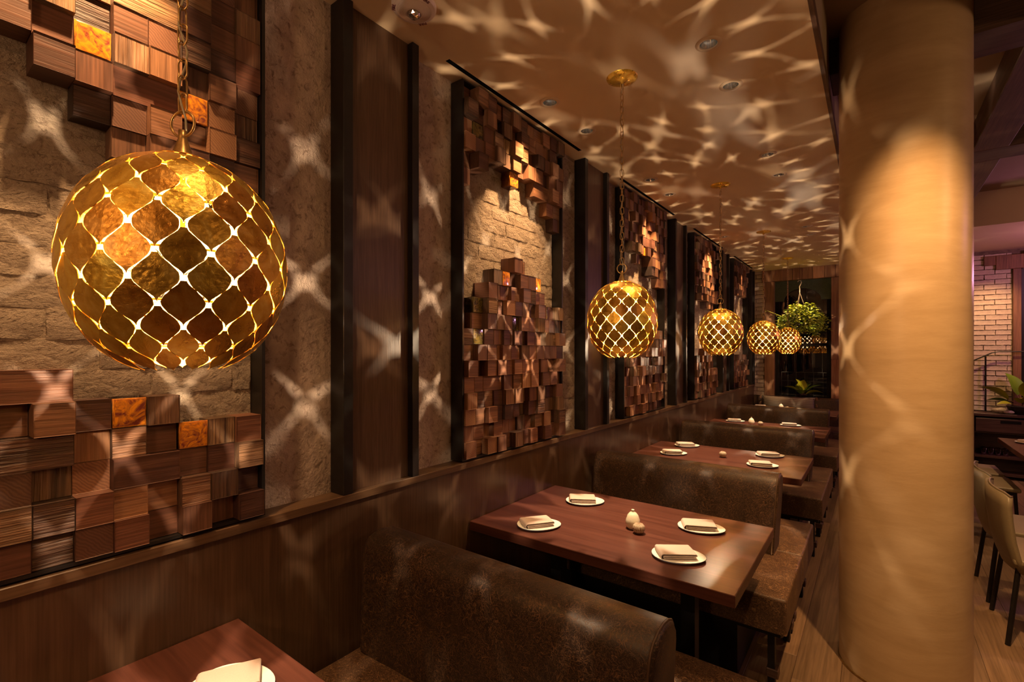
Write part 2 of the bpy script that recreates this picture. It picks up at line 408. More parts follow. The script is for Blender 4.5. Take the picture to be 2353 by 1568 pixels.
# raised bay
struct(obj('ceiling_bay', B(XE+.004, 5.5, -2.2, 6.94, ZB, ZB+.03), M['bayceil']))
struct(obj('ceiling_end', B(XE+.002, 5.5, 6.92, YE+.02, ZC, ZB+.02), M['ceiling']))
fa = struct(obj('trim_1', B(XE-.004, XE+.012, -2.2, 6.92, ZC-.006, ZC+.045), M['beamy']))
obj('fascia', B(XE-.02, XE+.004, -2.2, 6.92, ZC+.052, ZB+.01), M['bayceil'], fa)
nb = 2
for (x0, x1, y0, y1, mm) in [(XE+.004, 5.5, 3.06, 3.33, 'beam'), (XE+.004, 5.5, 4.88, 5.165, 'beam'), (XE+.004, 5.5, 1.24, 1.51, 'beam'), (2.126, 2.32, 3.33, 4.88, 'beamy'), (2.126, 2.32, 5.165, 6.92, 'beamy'), (2.126, 2.32, 1.51, 3.06, 'beamy')]:
    struct(obj('trim_%d' % nb, B(x0, x1, y0, y1, 3.04, ZB, bev=.004), M[mm])); nb += 1
# walls around
struct(obj('wall_right', B(5.5, 5.6, -2.2, 8.8, 0, 3.2), M['darkwall']))
struct(obj('wall_front', B(-.2, 5.5, -2.3, -2.2, 0, 3.2), M['darkwall']))

# ------------------------------------------------------------------ left wall, bricks
wl = struct(obj('wall_left', B(-.24, -.084, -2.2, 8.8, -.02, 2.95), M['plaster']))
def brick_meshes(lx, lz, depth, matr, n, jit, axis='y'):
    out = []
    r = random.Random(5)
    for k in range(n):
        bm = bmesh.new(); nx, nz = 9, 4; V = {}
        for i in range(nx+1):
            for j in range(nz+1):
                u = (i/nx-.5)*lx; w_ = (j/nz-.5)*lz
                edge = i in (0, nx) or j in (0, nz); corner = i in (0, nx) and j in (0, nz)
                h = -r.uniform(.0, .5)*jit if edge else r.uniform(-.35, .25)*jit
                if corner: h -= .5*jit
                u += r.uniform(-1, 1)*jit*.35; w_ += r.uniform(-1, 1)*jit*.35
                V[i, j] = bm.verts.new((h, u, w_) if axis == 'y' else (u, h, w_))
        fs = []
        for i in range(nx):
            for j in range(nz): fs.append(bm.faces.new((V[i, j], V[i+1, j], V[i+1, j+1], V[i, j+1])))
        bd = [V[i, 0] for i in range(nx+1)] + [V[nx, j] for j in range(1, nz+1)] + [V[i, nz] for i in range(nx-1, -1, -1)] + [V[0, j] for j in range(nz-1, 0, -1)]
        bk = [bm.verts.new((v.co.x-depth, v.co.y, v.co.z) if axis == 'y' else (v.co.x, v.co.y+depth, v.co.z)) for v in bd]
        for a in range(len(bd)):
            c = (a+1) % len(bd); bm.faces.new((bd[a], bk[a], bk[c], bd[c]))
        if axis == 'x':
            for v in bm.verts: pass
        bmesh.ops.recalc_face_normals(bm, faces=bm.faces)
        if fs and ((axis == 'y' and sum(f.normal.x for f in fs) < 0) or (axis == 'x' and sum(f.normal.y for f in fs) > 0)):
            bmesh.ops.reverse_faces(bm, faces=bm.faces)
        me_ = mesh('brick', bm, matr, True); me_.set_sharp_from_angle(angle=math.radians(50)); out.append(me_)
    return out
BR = brick_meshes(.208, .0705, .012, M['brick'], 12, .0062)
BRH = brick_meshes(.100, .0705, .012, M['brick'], 4, .0062)
rb = random.Random(11)

# panel layouts: column heights of the stacked and of the hanging blocks (12 columns)
CW, RHT, NR = .0745, .0782, 23
FY0, FY1, FZ0, FZ1 = 1.678, 2.596, 1.048, 2.864
IY0 = FY0 + .012; Z0 = FZ0 + .010
UP = {0: [6, 6, 6, 6, 6, 6, 5, 5, 5, 4, 4, 4],
      1: [8, 10, 11, 12, 12, 13, 13, 12, 12, 11, 10, 10],
      2: [6, 6, 6, 5, 5, 6, 7, 7, 8, 8, 9, 9],
      3: [7, 7, 7, 6, 7, 6, 6, 6, 6, 5, 5, 4],
      4: [6, 6, 6, 5, 5, 6, 5, 5, 6, 4, 5, 4]}
DN = {0: [5, 6, 6, 7, 7, 8, 9, 10, 10, 10, 10, 10],
      1: [6, 5, 4, 4, 4, 5, 4, 4, 5, 5, 6, 7],
      2: [5, 5, 6, 6, 7, 6, 6, 8, 8, 7, 9, 9],
      3: [8, 7, 8, 9, 9, 9, 10, 10, 10, 10, 9, 9],
      4: [5, 5, 6, 5, 6, 6, 6, 6, 5, 6, 6, 6]}
WIDE = {0: {(3, 5): 3, (4, 3): 2, (7, 2): 2, (7, NR-1-4): 2, (7, NR-1-7): 2, (2, 1): 2},
        1: {(8, 18): 2, (2, 4): 2}, 2: {(4, 2): 2, (8, 17): 2}, 3: {(2, 3): 2}, 4: {}}
SPEC = {0: {(7, 4): 'amber', (9, 3): 'amber', (6, NR-1-6): 'amber', (9, NR-1-7): 'amber'},
        1: {(4, 11): 'amber', (8, 11): 'amber', (1, 9): 'darkglass', (1, 7): 'darkglass', (5, 8): 'darkglass', (9, 9): 'darkglass', (5, NR-1-4): 'amber', (1, NR-1-2): 'darkglass'},
        2: {(5, NR-1-5): 'amber', (8, 5): 'darkglass'}, 3: {(6, 4): 'darkglass'}, 4: {}}
DEPTH0 = {(4, 4): -.050, (5, 4): .010, (5, 5): 0, (11, 0): .014, (9, 0): .012, (7, 0): .004, (10, 1): .006, (11, 2): .008, (11, 1): -.03, (10, 0): -.03, (10, 2): -.02, (8, 3): -.035, (8, 1): -.03}
def block_mesh(wd, m): return mesh('block', B(-1, 0, -wd/2, wd/2, -RHT*.494, RHT*.494, bev=.0016), m)
BKM = {}
for wd in (1, 2, 3):
    for key in ('blk_h', 'blk_v', 'blk_r', 'blk_rv', 'blk_e', 'amber', 'darkglass'):
        if wd > 1 and key in ('amber', 'darkglass', 'blk_v', 'blk_rv', 'blk_e'): continue
        bmx = B(-1, 0, -(CW*wd-.0012)/2, (CW*wd-.0012)/2, -RHT*.494, RHT*.494)
        # bevel only the front rim a little: front verts inset
        fr = [f for f in bmx.faces if f.normal.x > .5]
        hw_, hh_ = (CW*wd-.0012)/2, RHT*.494
        rim = [v for f in fr for v in f.verts]
        bmesh.ops.inset_region(bmx, faces=fr, thickness=.0016)
        for v in rim: v.co.x -= .022
        BKM[wd, key] = mesh('block', bmx, M[key])
        if key == 'amber' or key == 'darkglass':
            bmx = B(-1, 0, -(CW*wd-.003)/2, (CW*wd-.003)/2, -RHT*.48, RHT*.48)
            fr = [f for f in bmx.faces if f.normal.x > .5]
            r = bmesh.ops.inset_region(bmx, faces=fr, thickness=.006)
            for v in bmx.verts:
                if v.co.x > -.01 and abs(v.co.y) > CW/2-.004: v.co.x -= .06
            BKM[wd, key] = mesh('block', bmx, M[key], True)
ORD = ['nearest', 'second', 'third', 'fourth', 'farthest']
PLAB = ['nearest framed panel of wooden blocks behind the large gold globe', 'second framed panel of stepped wooden blocks, right of the first full dark pilaster',
        'third framed panel of wooden blocks behind the second gold globe', 'fourth framed panel of wooden blocks, with a long hanging cluster, along the brick wall',
        'small far framed panel of wooden blocks closest to the window wall']
for k in range(5):
    y0 = IY0 + P*(k-1)
    t = thing('block_panel', PLAB[k], 'wall panel', (0, y0, FZ0))
    yy0, yy1 = FY0-IY0, FY1-IY0
    H_ = FZ1-FZ0
    # frame: four flat steel boards
    obj('frame_board', B(-.086, -.008, yy0, yy0+.010, 0, H_), M['steel'], t)
    obj('frame_board', B(-.086, -.008, yy1-.010, yy1, 0, H_), M['steel'], t)
    obj('frame_board', B(-.086, -.008, yy0+.010, yy1-.010, 0, .009), M['steel'], t)
    obj('frame_board', B(-.086, -.008, yy0+.010, yy1-.010, H_-.006, H_), M['steel'], t)
    r = random.Random(40+k); covered = set()
    occ = [[False]*NR for _ in range(12)]
    for c in range(12):
        for rr in range(NR):
            occ[c][rr] = rr < UP[k][c] or rr >= NR - DN[k][c]
    for c in range(12):
        for rr in range(NR):
            if not occ[c][rr] or (c, rr) in covered: continue
            wd = WIDE[k].get((c, rr), 1)
            if c + wd > 12: wd = 1
            for q in range(wd): covered.add((c+q, rr))
            key = SPEC[k].get((c, rr))
            if key is None or wd > 1:
                key = r.choice(['blk_h', 'blk_h', 'blk_h', 'blk_v', 'blk_v', 'blk_r', 'blk_e', 'blk_rv'])
                if wd > 1: key = r.choice(['blk_h', 'blk_r'])
                if k == 0 and (c, rr) == (4, 3): key = 'blk_r'
                if k == 0 and (c, rr) == (7, NR-5): key = 'blk_r'
            fx = r.choice([-.048, -.036, -.026, -.018, -.010, -.004, .004, .010]) + (.010 if k else 0)
            if k == 0: fx = DEPTH0.get((c, rr), max(-.034, fx*.75))
            if SPEC[k].get((c, rr)): fx = -.014
            if wd > 1: fx = r.choice([-.016, -.006])
            put('block', BKM[wd, key], t, (fx, (c + wd/2)*CW, .010 + (rr+.5)*RHT), None, (fx+.084, 1, 1))
    obj('mortar_bed', B(-.09, -.0822, FY0+P*(k-1)+.012, FY1+P*(k-1)-.012, FZ0, FZ1), M['mortar'], wl)
    # bricks behind the open part
    for row in range(24):
        zz = FZ0 + .02 + .0758*(row+.5)
        off = (row % 2)*.105 + rb.uniform(-.012, .012)
        yb = IY0 + P*(k-1) - .12 + off
        while yb < FY1 + P*(k-1) + .02:
            a, b_ = yb, yb + .213
            lo, hi = max(a, FY0+P*(k-1)+.012), min(b_, FY1+P*(k-1)-.012)
            if hi - lo > .03:
                cs = range(max(0, int((lo-y0)/CW)), min(11, int((hi-y0)/CW))+1); rr = int((zz-Z0)/RHT)
                vis = any(not occ[c][q] for c in cs for q in range(max(0, rr-1), min(NR-1, rr+1)+1))
                if vis:
                    sc = (hi-lo)/.213
                    me = rb.choice(BR) if sc > .6 else rb.choice(BRH)
                    put('brick', me, wl, (-.0795+rb.uniform(-.002, .0025), (lo+hi)/2, zz), None, (1, sc if sc > .6 else (hi-lo)/.104, 1))
            yb = b_
# brick strips beside later frames
def strip(ya, yb, z0=1.035, z1=2.872):
    row = 0; z = z0
    while z < z1:
        off = (row % 2)*.105 + rb.uniform(-.02, .02); y = ya - off
        while y < yb:
            lo, hi = max(y, ya), min(y+.213, yb)
            if hi-lo > .03:
                sc = (hi-lo)/.213; me = rb.choice(BR) if sc > .6 else rb.choice(BRH)
                put('brick', me, wl, (-.0795+rb.uniform(-.002, .002), (lo+hi)/2, z+.036), None, (1, sc if sc > .6 else (hi-lo)/.104, 1))
            y += .213
        z += .0758; row += 1
for k in range(1, 4):
    strip(FY1 + P*(k-1) + .004, 1.034 + P*k - .004)
    if k >= 1 and 1.399 + P*k < 8.3: strip(1.399 + P*k + .004, FY0 + P*k - .004)

# ------------------------------------------------------------------ pilasters
PIL = ['dark pilaster of two fins between the nearest and second block panels', 'dark pilaster left of the second gold globe, between second and third block panels',
       'dark pilaster between the third and fourth block panels', 'dark pilaster between the fourth and farthest block panels', 'dark end pilaster beside the end wall brick corner']
for k in range(5):
    t = thing('pilaster', PIL[k], 'pilaster', (0, 1.034+P*k, 1.043))
    H_ = ZC - 1.043 - .001
    w1 = .365 if k < 4 else .24
    obj('fin', B(-.0835, 0, 0, .041, 0, H_, bev=.0015), M['steel'], t)
    obj('fin', B(-.084, 0, w1-.036, w1, 0, H_, bev=.0015), M['steel'], t)
    obj('infill_panel', B(-.084, -.030, .041, w1-.036, 0, H_), M['weave'], t)
# ------------------------------------------------------------------ wainscot
t = thing('wainscot', 'brown wood wainscot with a flat ledge running along the brick wall behind the booths', 'wainscot', (0, 0, 0))
edges = [-2.2, -.64, 1.20, 3.04, 4.88, 6.72, 8.66]
for a, b_ in zip(edges, edges[1:]): obj('panel', B(-.0835, -.020, a+.0003, b_-.0003, 0, 1.012), M['wains'], t)
obj('ledge', B(-.0835, 0, -2.2, 8.66, 1.012, 1.042, bev=.002), M['ledge'], t)

# ------------------------------------------------------------------ end wall
we = struct(obj('wall_back', B(-.24, .132, YE+.02, 8.98, 0, 3.2), M['mortard']))
obj('wall_part', B(1.148, 2.955, YE+.02, 8.98, 0, 3.2), M['mortard'], we)
obj('wall_part', B(.132, 1.148, YE+.02, 8.98, 0, .80), M['mortard'], we)
obj('wall_part', B(.132, 1.148, YE+.10, 8.98, 2.66, 3.2), M['mortard'], we)
obj('wall_part', B(4.3, 5.5, YE+.02, 8.98, 0, 3.2), M['mortard'], we)
obj('wall_part', B(2.955, 4.3, YE+.02, 8.98, 2.62, 3.2), M['mortard'], we)
BE = brick_meshes(.200, .0575, .022, M['brickw'], 8, .0050, 'x')
BEH = brick_meshes(.094, .0575, .022, M['brickw'], 4, .0050, 'x')
def endbricks(xa, xb, z0, z1):
    z = z0; row = 0
    while z < z1:
        x = xa - (row % 2)*.104 - rb.uniform(0, .02)
        while x < xb:
            lo, hi = max(x, xa), min(x+.209, xb)
            if hi-lo > .03:
                sc = (hi-lo)/.209; me = rb.choice(BE) if sc > .6 else rb.choice(BEH)
                put('brick', me, we, ((lo+hi)/2, YE+.004+rb.uniform(-.004, .003), z+.033), (0, rb.uniform(-.008, .008), 0), (sc if sc > .6 else (hi-lo)/.102, 1, rb.uniform(.93, 1.02)))
            x += .209
        z += .0655; row += 1
endbricks(-.08, .132, .86, 2.87)
endbricks(2.08, 2.95, .80, 2.80)
# window posts and header
pw = struct(obj('window_1', B(.132, .276, YE-.03, YE+.10, .80, 2.69, bev=.004), M['post']))
for (a, c, d, e) in [(1.034, 1.148, .80, 1.45), (1.034, 1.148, 1.452, 2.69)]:
    obj('post_board', B(a, c, YE-.03, YE+.10, d, e, bev=.004), M['post'], pw)
xs = [.10, .235, .40, .53, .66, .80, .95, 1.09, 1.19]
for a, b_ in zip(xs, xs[1:]): obj('header_board', B(a+.001, b_-.001, YE-.04+random.uniform(-.008, .004), YE+.10, 2.692, ZC-.001, bev=.003), M['post'], pw)
obj('sill', B(.276, 1.034, YE-.03, YE+.12, .80, .83, bev=.003), M['post'], pw)
# sash frame, spandrel with arch, pane
obj('sash', B(.276, .335, YE+.05, YE+.09, .83, 2.69), M['black'], pw)
obj('sash', B(.975, 1.034, YE+.05, YE+.09, .83, 2.69), M['black'], pw)
obj('sash', B(.335, .975, YE+.05, YE+.09, .83, .87), M['black'], pw)
obj('sash', B(.335, .975, YE+.05, YE+.09, 1.655, 1.70), M['black'], pw)
bm = bmesh.new(); cxa, ra, zb = .655, .25, 2.37
V0, V1 = [], []
K = 16
top, arc = [], []
for i in range(K+1):
    a = PI*i/K; arc.append((cxa - ra*math.cos(a), zb + .19*math.sin(a))); top.append((.276 + (1.034-.276)*i/K, 2.69))
fr = [[bm.verts.new((x, YE+.045, z)) for x, z in q] for q in (arc, top)]
for i in range(K): bm.faces.new((fr[0][i], fr[0][i+1], fr[1][i+1], fr[1][i]))
a0 = bm.verts.new((.276, YE+.045, zb)); a1 = bm.verts.new((1.034, YE+.045, zb))
bm.faces.new((fr[0][0], fr[1][0], a0)); bm.faces.new((fr[0][-1], a1, fr[1][-1]))
ex = bmesh.ops.extrude_face_region(bm, geom=list(bm.faces)); 
for v in ex['geom']:
    if isinstance(v, bmesh.types.BMVert): v.co.y -= .012
bmesh.ops.recalc_face_normals(bm, faces=bm.faces)
obj('arched_spandrel', bm, M['green'], pw)
obj('pane', B(.335, .975, YE+.066, YE+.070, .87, 2.69), M['pane'], pw)
# iron grille outside
gr = thing('window_grille', 'pale iron bar grille with a curled scroll outside the dark window', 'grille', (.655, YE+.22, 1.24))
def zr(z): return z-1.24
for i, x in enumerate((-.245, -.125, 0, .125, .25)): obj('bar', tube(bmesh.new(), [(x, 0, zr(1.24)), (x, 0, zr(1.66))], .0045, 6), M['iron'], gr)
for i, x in enumerate((-.31, -.22, -.105, .015, .135, .26)): obj('bar', tube(bmesh.new(), [(x, 0, zr(.82)), (x, 0, zr(1.24))], .004, 6), M['iron'], gr)
for z in (1.24, 1.66, 1.10, 1.63): obj('rail', tube(bmesh.new(), [(-.31, 0, zr(z)), (.31, 0, zr(z))], .0055 if z == 1.24 else .003, 6), M['iron'], gr)
sp = [(.07+(.012+.018*i/14)*math.cos(.55*i), 0, zr(1.06)+(.012+.018*i/14)*math.sin(.55*i)) for i in range(15)]
obj('scroll', tube(bmesh.new(), sp, .003, 5), M['iron'], gr)
sp = [(.08+(.012+.018*i/14)*math.cos(-.55*i), 0, zr(.92)+(.012+.018*i/14)*math.sin(-.55*i)) for i in range(15)]
obj('scroll', tube(bmesh.new(), sp, .003, 5), M['iron'], gr)
struct(obj('wall_street', B(-1.5, 6, 10.9, 11, 0, 3.6), M['nightwall']))
# right-hand opening trim beyond the bricks
pw2 = struct(obj('door_1', B(2.955, 3.03, YE-.03, YE+.10, 0, 2.62, bev=.004), M['post']))
obj('header_board', B(2.80, 3.05, YE-.04, YE+.10, 2.62, 2.80, bev=.004), M['post'], pw2)
obj('header_board', B(3.052, 3.6, YE-.04, YE+.10, 2.64, 2.83, bev=.004), M['post'], pw2)
obj('header_board', B(2.69, 2.799, YE-.035, YE+.05, 2.68, 2.80, bev=.004), M['post'], pw2)
obj('header_board', B(3.602, 4.3, YE-.04, YE+.10, 2.64, 2.83, bev=.004), M['post'], pw2)
obj('door_leaf', B(3.03, 4.3, YE+.04, YE+.08, 0, 2.62), M['steel'], pw2)

# ------------------------------------------------------------------ column
ctr = (1.657, 3.045); RC = .256
t = thing('column', 'large round tan plaster column standing in the aisle', 'column', (ctr[0], ctr[1], 0))
obj('shaft', lathe(bmesh.new(), [(RC, .012), (RC, 1.05), (RC, 2.1), (RC, ZB)], 96), M['column'], t, smooth=True)
obj('base_ring', lathe(bmesh.new(), [(RC-.002, 0), (RC+.004, 0), (RC+.004, .012), (RC-.002, .012)], 96), M['brass'], t, smooth=True)

# ------------------------------------------------------------------ pendant globes
NA, ROWS = 15, 12
R0, HZ = .1635, .1865
def gprof(th):      # polar angle -> (r, z)
    return R0*max(0, math.sin(th))**.88, HZ*math.cos(th)
T0, DT = math.radians(17.0), math.radians(12.1)
SH = [(-.945, .0), (-.88, .03), (-.80, .090), (-.72, .190), (-.62, .345), (-.5, .500), (-.38, .650), (-.24, .778), (-.10, .85), (.04, .855), (.17, .81), (.28, .717), (.38, .610), (.5, .480), (.62, .328), (.72, .206), (.80, .150), (.86, .130)]
def plate_mesh(row, var):
    r = random.Random(row*7+var)
    thc = T0 + DT*row; bm = bmesh.new(); L_, R_, Cn = [], [], []
    tilt = r.uniform(-.0018, .0018); tw = r.uniform(-.05, .05)
    for (v, wv_) in SH:
        th = thc - v*DT
        th = max(th, .05)
        rr, z = gprof(th)
        hw = wv_*PI/NA*(1 + r.uniform(-.03, .03))
        rad = rr + tilt*v + .0008
        if wv_ == 0: hw = .004
        row_ = []
        for s_ in (-1, 0, 1):
            a = hw*s_
            # plates are nearly flat across: chord rather than arc
            rc = rad*(1 - .35*(1-math.cos(hw))*(1 if s_ == 0 else 0)) + tw*s_*hw*rad*.25
            row_.append(bm.verts.new((rc*math.cos(a), rc*math.sin(a), z)))
        L_.append(row_)
    for a, b_ in zip(L_, L_[1:]):
        for j in (0, 1): bm.faces.new((a[j], a[j+1], b_[j+1], b_[j]))
    thick(bm, .0011)
    return mesh('plate', bm, M['gold'])
PLM = [[plate_mesh(i, v) for v in range(2)] for i in range(ROWS)]
def link_mesh():
    pts = []
    for i in range(14):
        a = 2*PI*i/14; x = .0088*math.cos(a); z = .0088*math.sin(a) + (.0088 if math.sin(a) > 0 else -.0088)
        pts.append((x, 0, z))
    return mesh('chain_link', tube(bmesh.new(), pts, .0016, 6, True), M['brass'], True)
LINK = link_mesh()
bmx = lathe(bmesh.new(), [(.0205, 0), (.0185, .004), (.012, .022), (.0075, .036), (.0065, .040), (.0065, .052), (0, .053)], 24)
CAP = mesh('cap', bmx, M['brass'], True)
RING = mesh('ring', tube(bmesh.new(), [(.0225*math.cos(2*PI*i/28), 0, .0225*math.sin(2*PI*i/28)) for i in range(28)], .0022, 8, True), M['brass'], True)
CAN = mesh('canopy', lathe(bmesh.new(), [(0, -.028), (.008, -.027), (.011, -.016), (.05, -.012), (.070, -.006), (.073, 0)], 40), M['gold'], True)
BULBM = mesh('bulb', lathe(bmesh.new(), [(.006, .035), (.011, .03), (.019, .012), (.021, -.002), (.018, -.014), (.010, -.021), (0, -.023)], 16), M['bulbglass'], True)
SOCK = mesh('socket', lathe(bmesh.new(), [(0, 0), (.013, 0), (.013, .045), (.004, .05), (.004, .17)], 16), M['brass'], True)
FIL = mesh('filament', lathe(bmesh.new(), [(0, -.004), (.0022, -.003), (.0022, .003), (0, .004)], 8), M['filament'])
GL = ['largest nearest gold globe pendant hanging in front of the nearest block panel', 'second gold globe pendant over the four-place table, its bulb flaring through a gap',
      'third gold globe pendant along the row, half the size of the second in view', 'fourth gold globe pendant along the row', 'farthest gold globe pendant, in front of the hanging plant']
for k in range(5):
    g = thing('globe_pendant', GL[k], 'pendant lamp', (PX, PY[k], PZ), 0, 'gold globe pendants in a row above the tables')
    ph = [.10, .31, .05, .2, .27][k]
    for i in range(ROWS):
        for a in range(NA):
            put('plate', PLM[i][(a*7+i*3+k) % 2], g, (0, 0, 0), (0, 0, ph + 2*PI*(a+.5*(i % 2))/NA))
    for th_ in (40, 64, 88, 112, 136):
        rr, z = gprof(math.radians(th_)); obj('hoop', tube(bmesh.new(), circ(rr-.006, 40, z), .0018, 5, True), M['brass'], g, smooth=True)
    rr, z = gprof(math.radians(9))
    obj('top_disc', lathe(bmesh.new(), [(0, HZ+.001), (.012, HZ+.001), (rr+.012, z+.001), (rr+.012, z-.001), (0, HZ-.002)], 30), M['gold'], g, smooth=True)
    put('cap', CAP, g, (0, 0, HZ-.002)); put('ring', RING, g, (0, 0, HZ+.062), (0, 0, .5))
    put('socket', SOCK, g, (0, 0, 1.729-PZ)); b1 = put('bulb', BULBM, g, (0, 0, 1.692-PZ))
    put('filament', FIL, b1, (0, 0, .016))
    cn = put('canopy', CAN, g, (0, 0, ZC-PZ-.0005))
    z = HZ + .062 + .0225 + .013; i = 0
    while z < ZC-PZ-.03:
        put('chain_link', LINK, g, (0, 0, z), (0, 0, (PI/2 if i % 2 else 0)+.4+.03*i)); z += .0300; i += 1
    zz = HZ+.05; pts = []
    rc = random.Random(k)
    for j in range(40):
        u = j/39; pts.append((.0055*math.sin(j*1.35), .0055*math.cos(j*1.1), HZ+.05 + u*(ZC-PZ-.03-HZ-.05)))
    obj('cord', tube(bmesh.new(), pts, .0019, 5), M['cord'], g, smooth=True)

# ------------------------------------------------------------------ downlights and fire alarm
RINGM = mesh('trim_ring', lathe(bmesh.new(), [(RH-.001, .002), (RH, -.004), (RH+.004, -.005), (RH+.017, -.002), (RH+.018, .001)], 36), M['trimring'], True)
REFL = mesh('reflector', lathe(bmesh.new(), [(RH-.0015, 0), (.030, .022), (.024, .045), (0, .047)], 28), M['silver'], True)
LENS = mesh('lens', lathe(bmesh.new(), [(0, .0), (.016, .0), (.017, .004)], 20), M['lens'])
DLAB = ['small recessed downlight near the wall, left of the second globe canopy', 'downlight just before the third block panel, second of the wall-side row', 'wall-side downlight beyond the second globe chain',
        'wall-side downlight following the first at the second slot', 'wall-side downlight nearest the second slot start', 'largest recessed downlight near the ceiling top edge', 'second aisle-side recessed downlight, just below the largest',
        'third aisle-side recessed downlight, mid ceiling', 'fourth aisle-side recessed downlight, smaller, mid ceiling', 'fifth aisle-side recessed downlight near the third canopy', 'sixth, tiny aisle-side downlight far down the ceiling']
for i, ((x, y, tg, e, a)) in enumerate(DL):
    t = thing('downlight', DLAB[i], 'downlight', (x, y, ZC), 0, 'recessed downlights in the low ceiling')
    put('trim_ring', RINGM, t); put('reflector', REFL, t)
    v = (Vector(tg)-Vector((x, y, ZC))).normalized()
    put('lens', LENS, t, (0, 0, .030), (v.y*.5, -v.x*.5, 0))
t = thing('fire_alarm', 'round white fire strobe alarm on the ceiling above the first pilaster', 'fire alarm', (.165, 1.225, ZC))
prof = [(.083, 0), (.083, -.010), (.078, -.018), (.066, -.024)]
for q in range(8): prof += [(.062-.004*q, -.025-.0012*q), (.0605-.004*q, -.0235-.0012*q)]
prof += [(.028, -.034), (.026, -.032), (0, -.032)]
obj('housing', lathe(bmesh.new(), prof, 56), M['alarm'], t, smooth=False)
bm = bmesh.new(); bmesh.ops.create_icosphere(bm, subdivisions=2, radius=.024)
for v in bm.verts: v.co.z = v.co.z*.8 - .034; 
obj('strobe_lens', bm, M['silver'], t)
def text_mesh(s, size):
    cu = bpy.data.curves.new('lettering', 'FONT'); cu.body = s; cu.size = size; cu.extrude = .0003; cu.align_x = 'CENTER'; cu.align_y = 'CENTER'; cu.offset = .0004
    o = bpy.data.objects.new('tmp', cu); COL.objects.link(o)
    dg = bpy.context.evaluated_depsgraph_get(); me = bpy.data.meshes.new_from_object(o.evaluated_get(dg)); me.name = 'lettering'
    bpy.data.objects.remove(o); me.materials.clear(); me.materials.append(M['print']); return me
TM = text_mesh('FIRE', .018)
for ang in (112, 232, 352):
    a = math.radians(ang)
    # reads around the rim, facing down
    m4 = Matrix.Rotation(a + PI/2, 4, 'Z') @ Matrix.Rotation(PI, 4, 'X')
    o = put('lettering', TM, t); o.matrix_local = Matrix.Translation((.0735*math.cos(a), .0735*math.sin(a), -.0222)) @ m4

# ------------------------------------------------------------------ booth benches
def rounded(x0, x1, y0, y1, z0, z1, r, seg=4, cuts=0): return B(x0, x1, y0, y1, z0, z1, bev=r, seg=seg)
SEAT_T = .475
def backrest_bm():
    # profile across (y,z), swept along x with rounded ends
    bm = bmesh.new(); prof = []
    zb_ = SEAT_T - .005
    pr = [(-.100, zb_), (-.098, .60), (-.090, .77), (-.086, .833), (-.078, .861), (-.062, .880), (-.035, .892), (0, .896), (.035, .892), (.062, .880), (.078, .861), (.086, .833), (.090, .77), (.098, .60), (.100, zb_)]
    xs_ = [(.028, .90, .030), (.034, .97, .006), (.05, 1.0, .0), (.35, 1.0, 0), (.6, 1.0, 0), (.85, 1.0, 0), (1.118, 1.0, .0), (1.134, .975, .004), (1.140, .93, .016)]
    rings = []
    for (x, s_, dz) in xs_:
        rings.append([bm.verts.new((x - (.9-z)*.06*(x > .9), y*s_, z - dz*max(0, (z-.5)/.43))) for y, z in pr])
    for a, b_ in zip(rings, rings[1:]):
        for i in range(len(pr)-1): bm.faces.new((a[i], a[i+1], b_[i+1], b_[i]))
    bm.faces.new(rings[0]); bm.faces.new(list(reversed(rings[-1])))
    bmesh.ops.recalc_face_normals(bm, faces=bm.faces); return bm
def smooth_by_angle(me, deg=40):
    for p in me.polygons: p.use_smooth = True
    try: me.set_sharp_from_angle(angle=math.radians(deg))
    except Exception: pass
    return me
BACKM = smooth_by_angle(mesh('backrest', backrest_bm(), M['leather']), 50)
def seat_bm(x1, y0, y1):
    bm = B(0, x1, y0, y1, .300, SEAT_T)
    bmesh.ops.subdivide_edges(bm, edges=[e for e in bm.edges if abs((e.verts[0].co-e.verts[1].co).z) < .01], cuts=5, use_grid_fill=True)
    r = random.Random(2)
    cx_, cy_ = x1/2, (y0+y1)/2
    for v in bm.verts:
        if v.co.z > .4:
            ex = 1-abs((v.co.x-cx_)/(x1/2))**4; ey = 1-abs((v.co.y-cy_)/((y1-y0)/2))**4
            v.co.z += -.014 + .018*ex*ey + r.uniform(-.0015, .0015)
    ed = [e for e in bm.edges if len(e.link_faces) == 2 and e.calc_face_angle(0) > 1.0 and max(v.co.z for v in e.verts) > .4]
    bmesh.ops.bevel(bm, geom=ed, offset=.014, segments=3, affect='EDGES', profile=.6)
    return bm
SEATF = smooth_by_angle(mesh('seat', seat_bm(1.238, .002, .60), M['leather2']), 60)
SEATN = smooth_by_angle(mesh('seat', seat_bm(1.238, -.60, -.002), M['leather2']), 60)
def pipe_pts(x, s_):
    pr = [(-.100, .475), (-.098, .60), (-.090, .77), (-.086, .833), (-.078, .861), (-.062, .880), (-.035, .892), (0, .896)]
    pr = pr + [(-y, z) for y, z in reversed(pr[:-1])]
    return [(x-(.9-z)*.06, y*1.0, z-.002) for y, z in pr]
PIPM = mesh('piping', tube(bmesh.new(), pipe_pts(1.130, 1), .0035, 6), M['piping'], True)
BL = ['nearest brown leather booth bench, its high back facing the camera at the bottom', 'second brown leather booth bench behind the four-place table',
      'third brown leather booth bench from the camera', 'fourth brown leather booth bench, just before the last table']
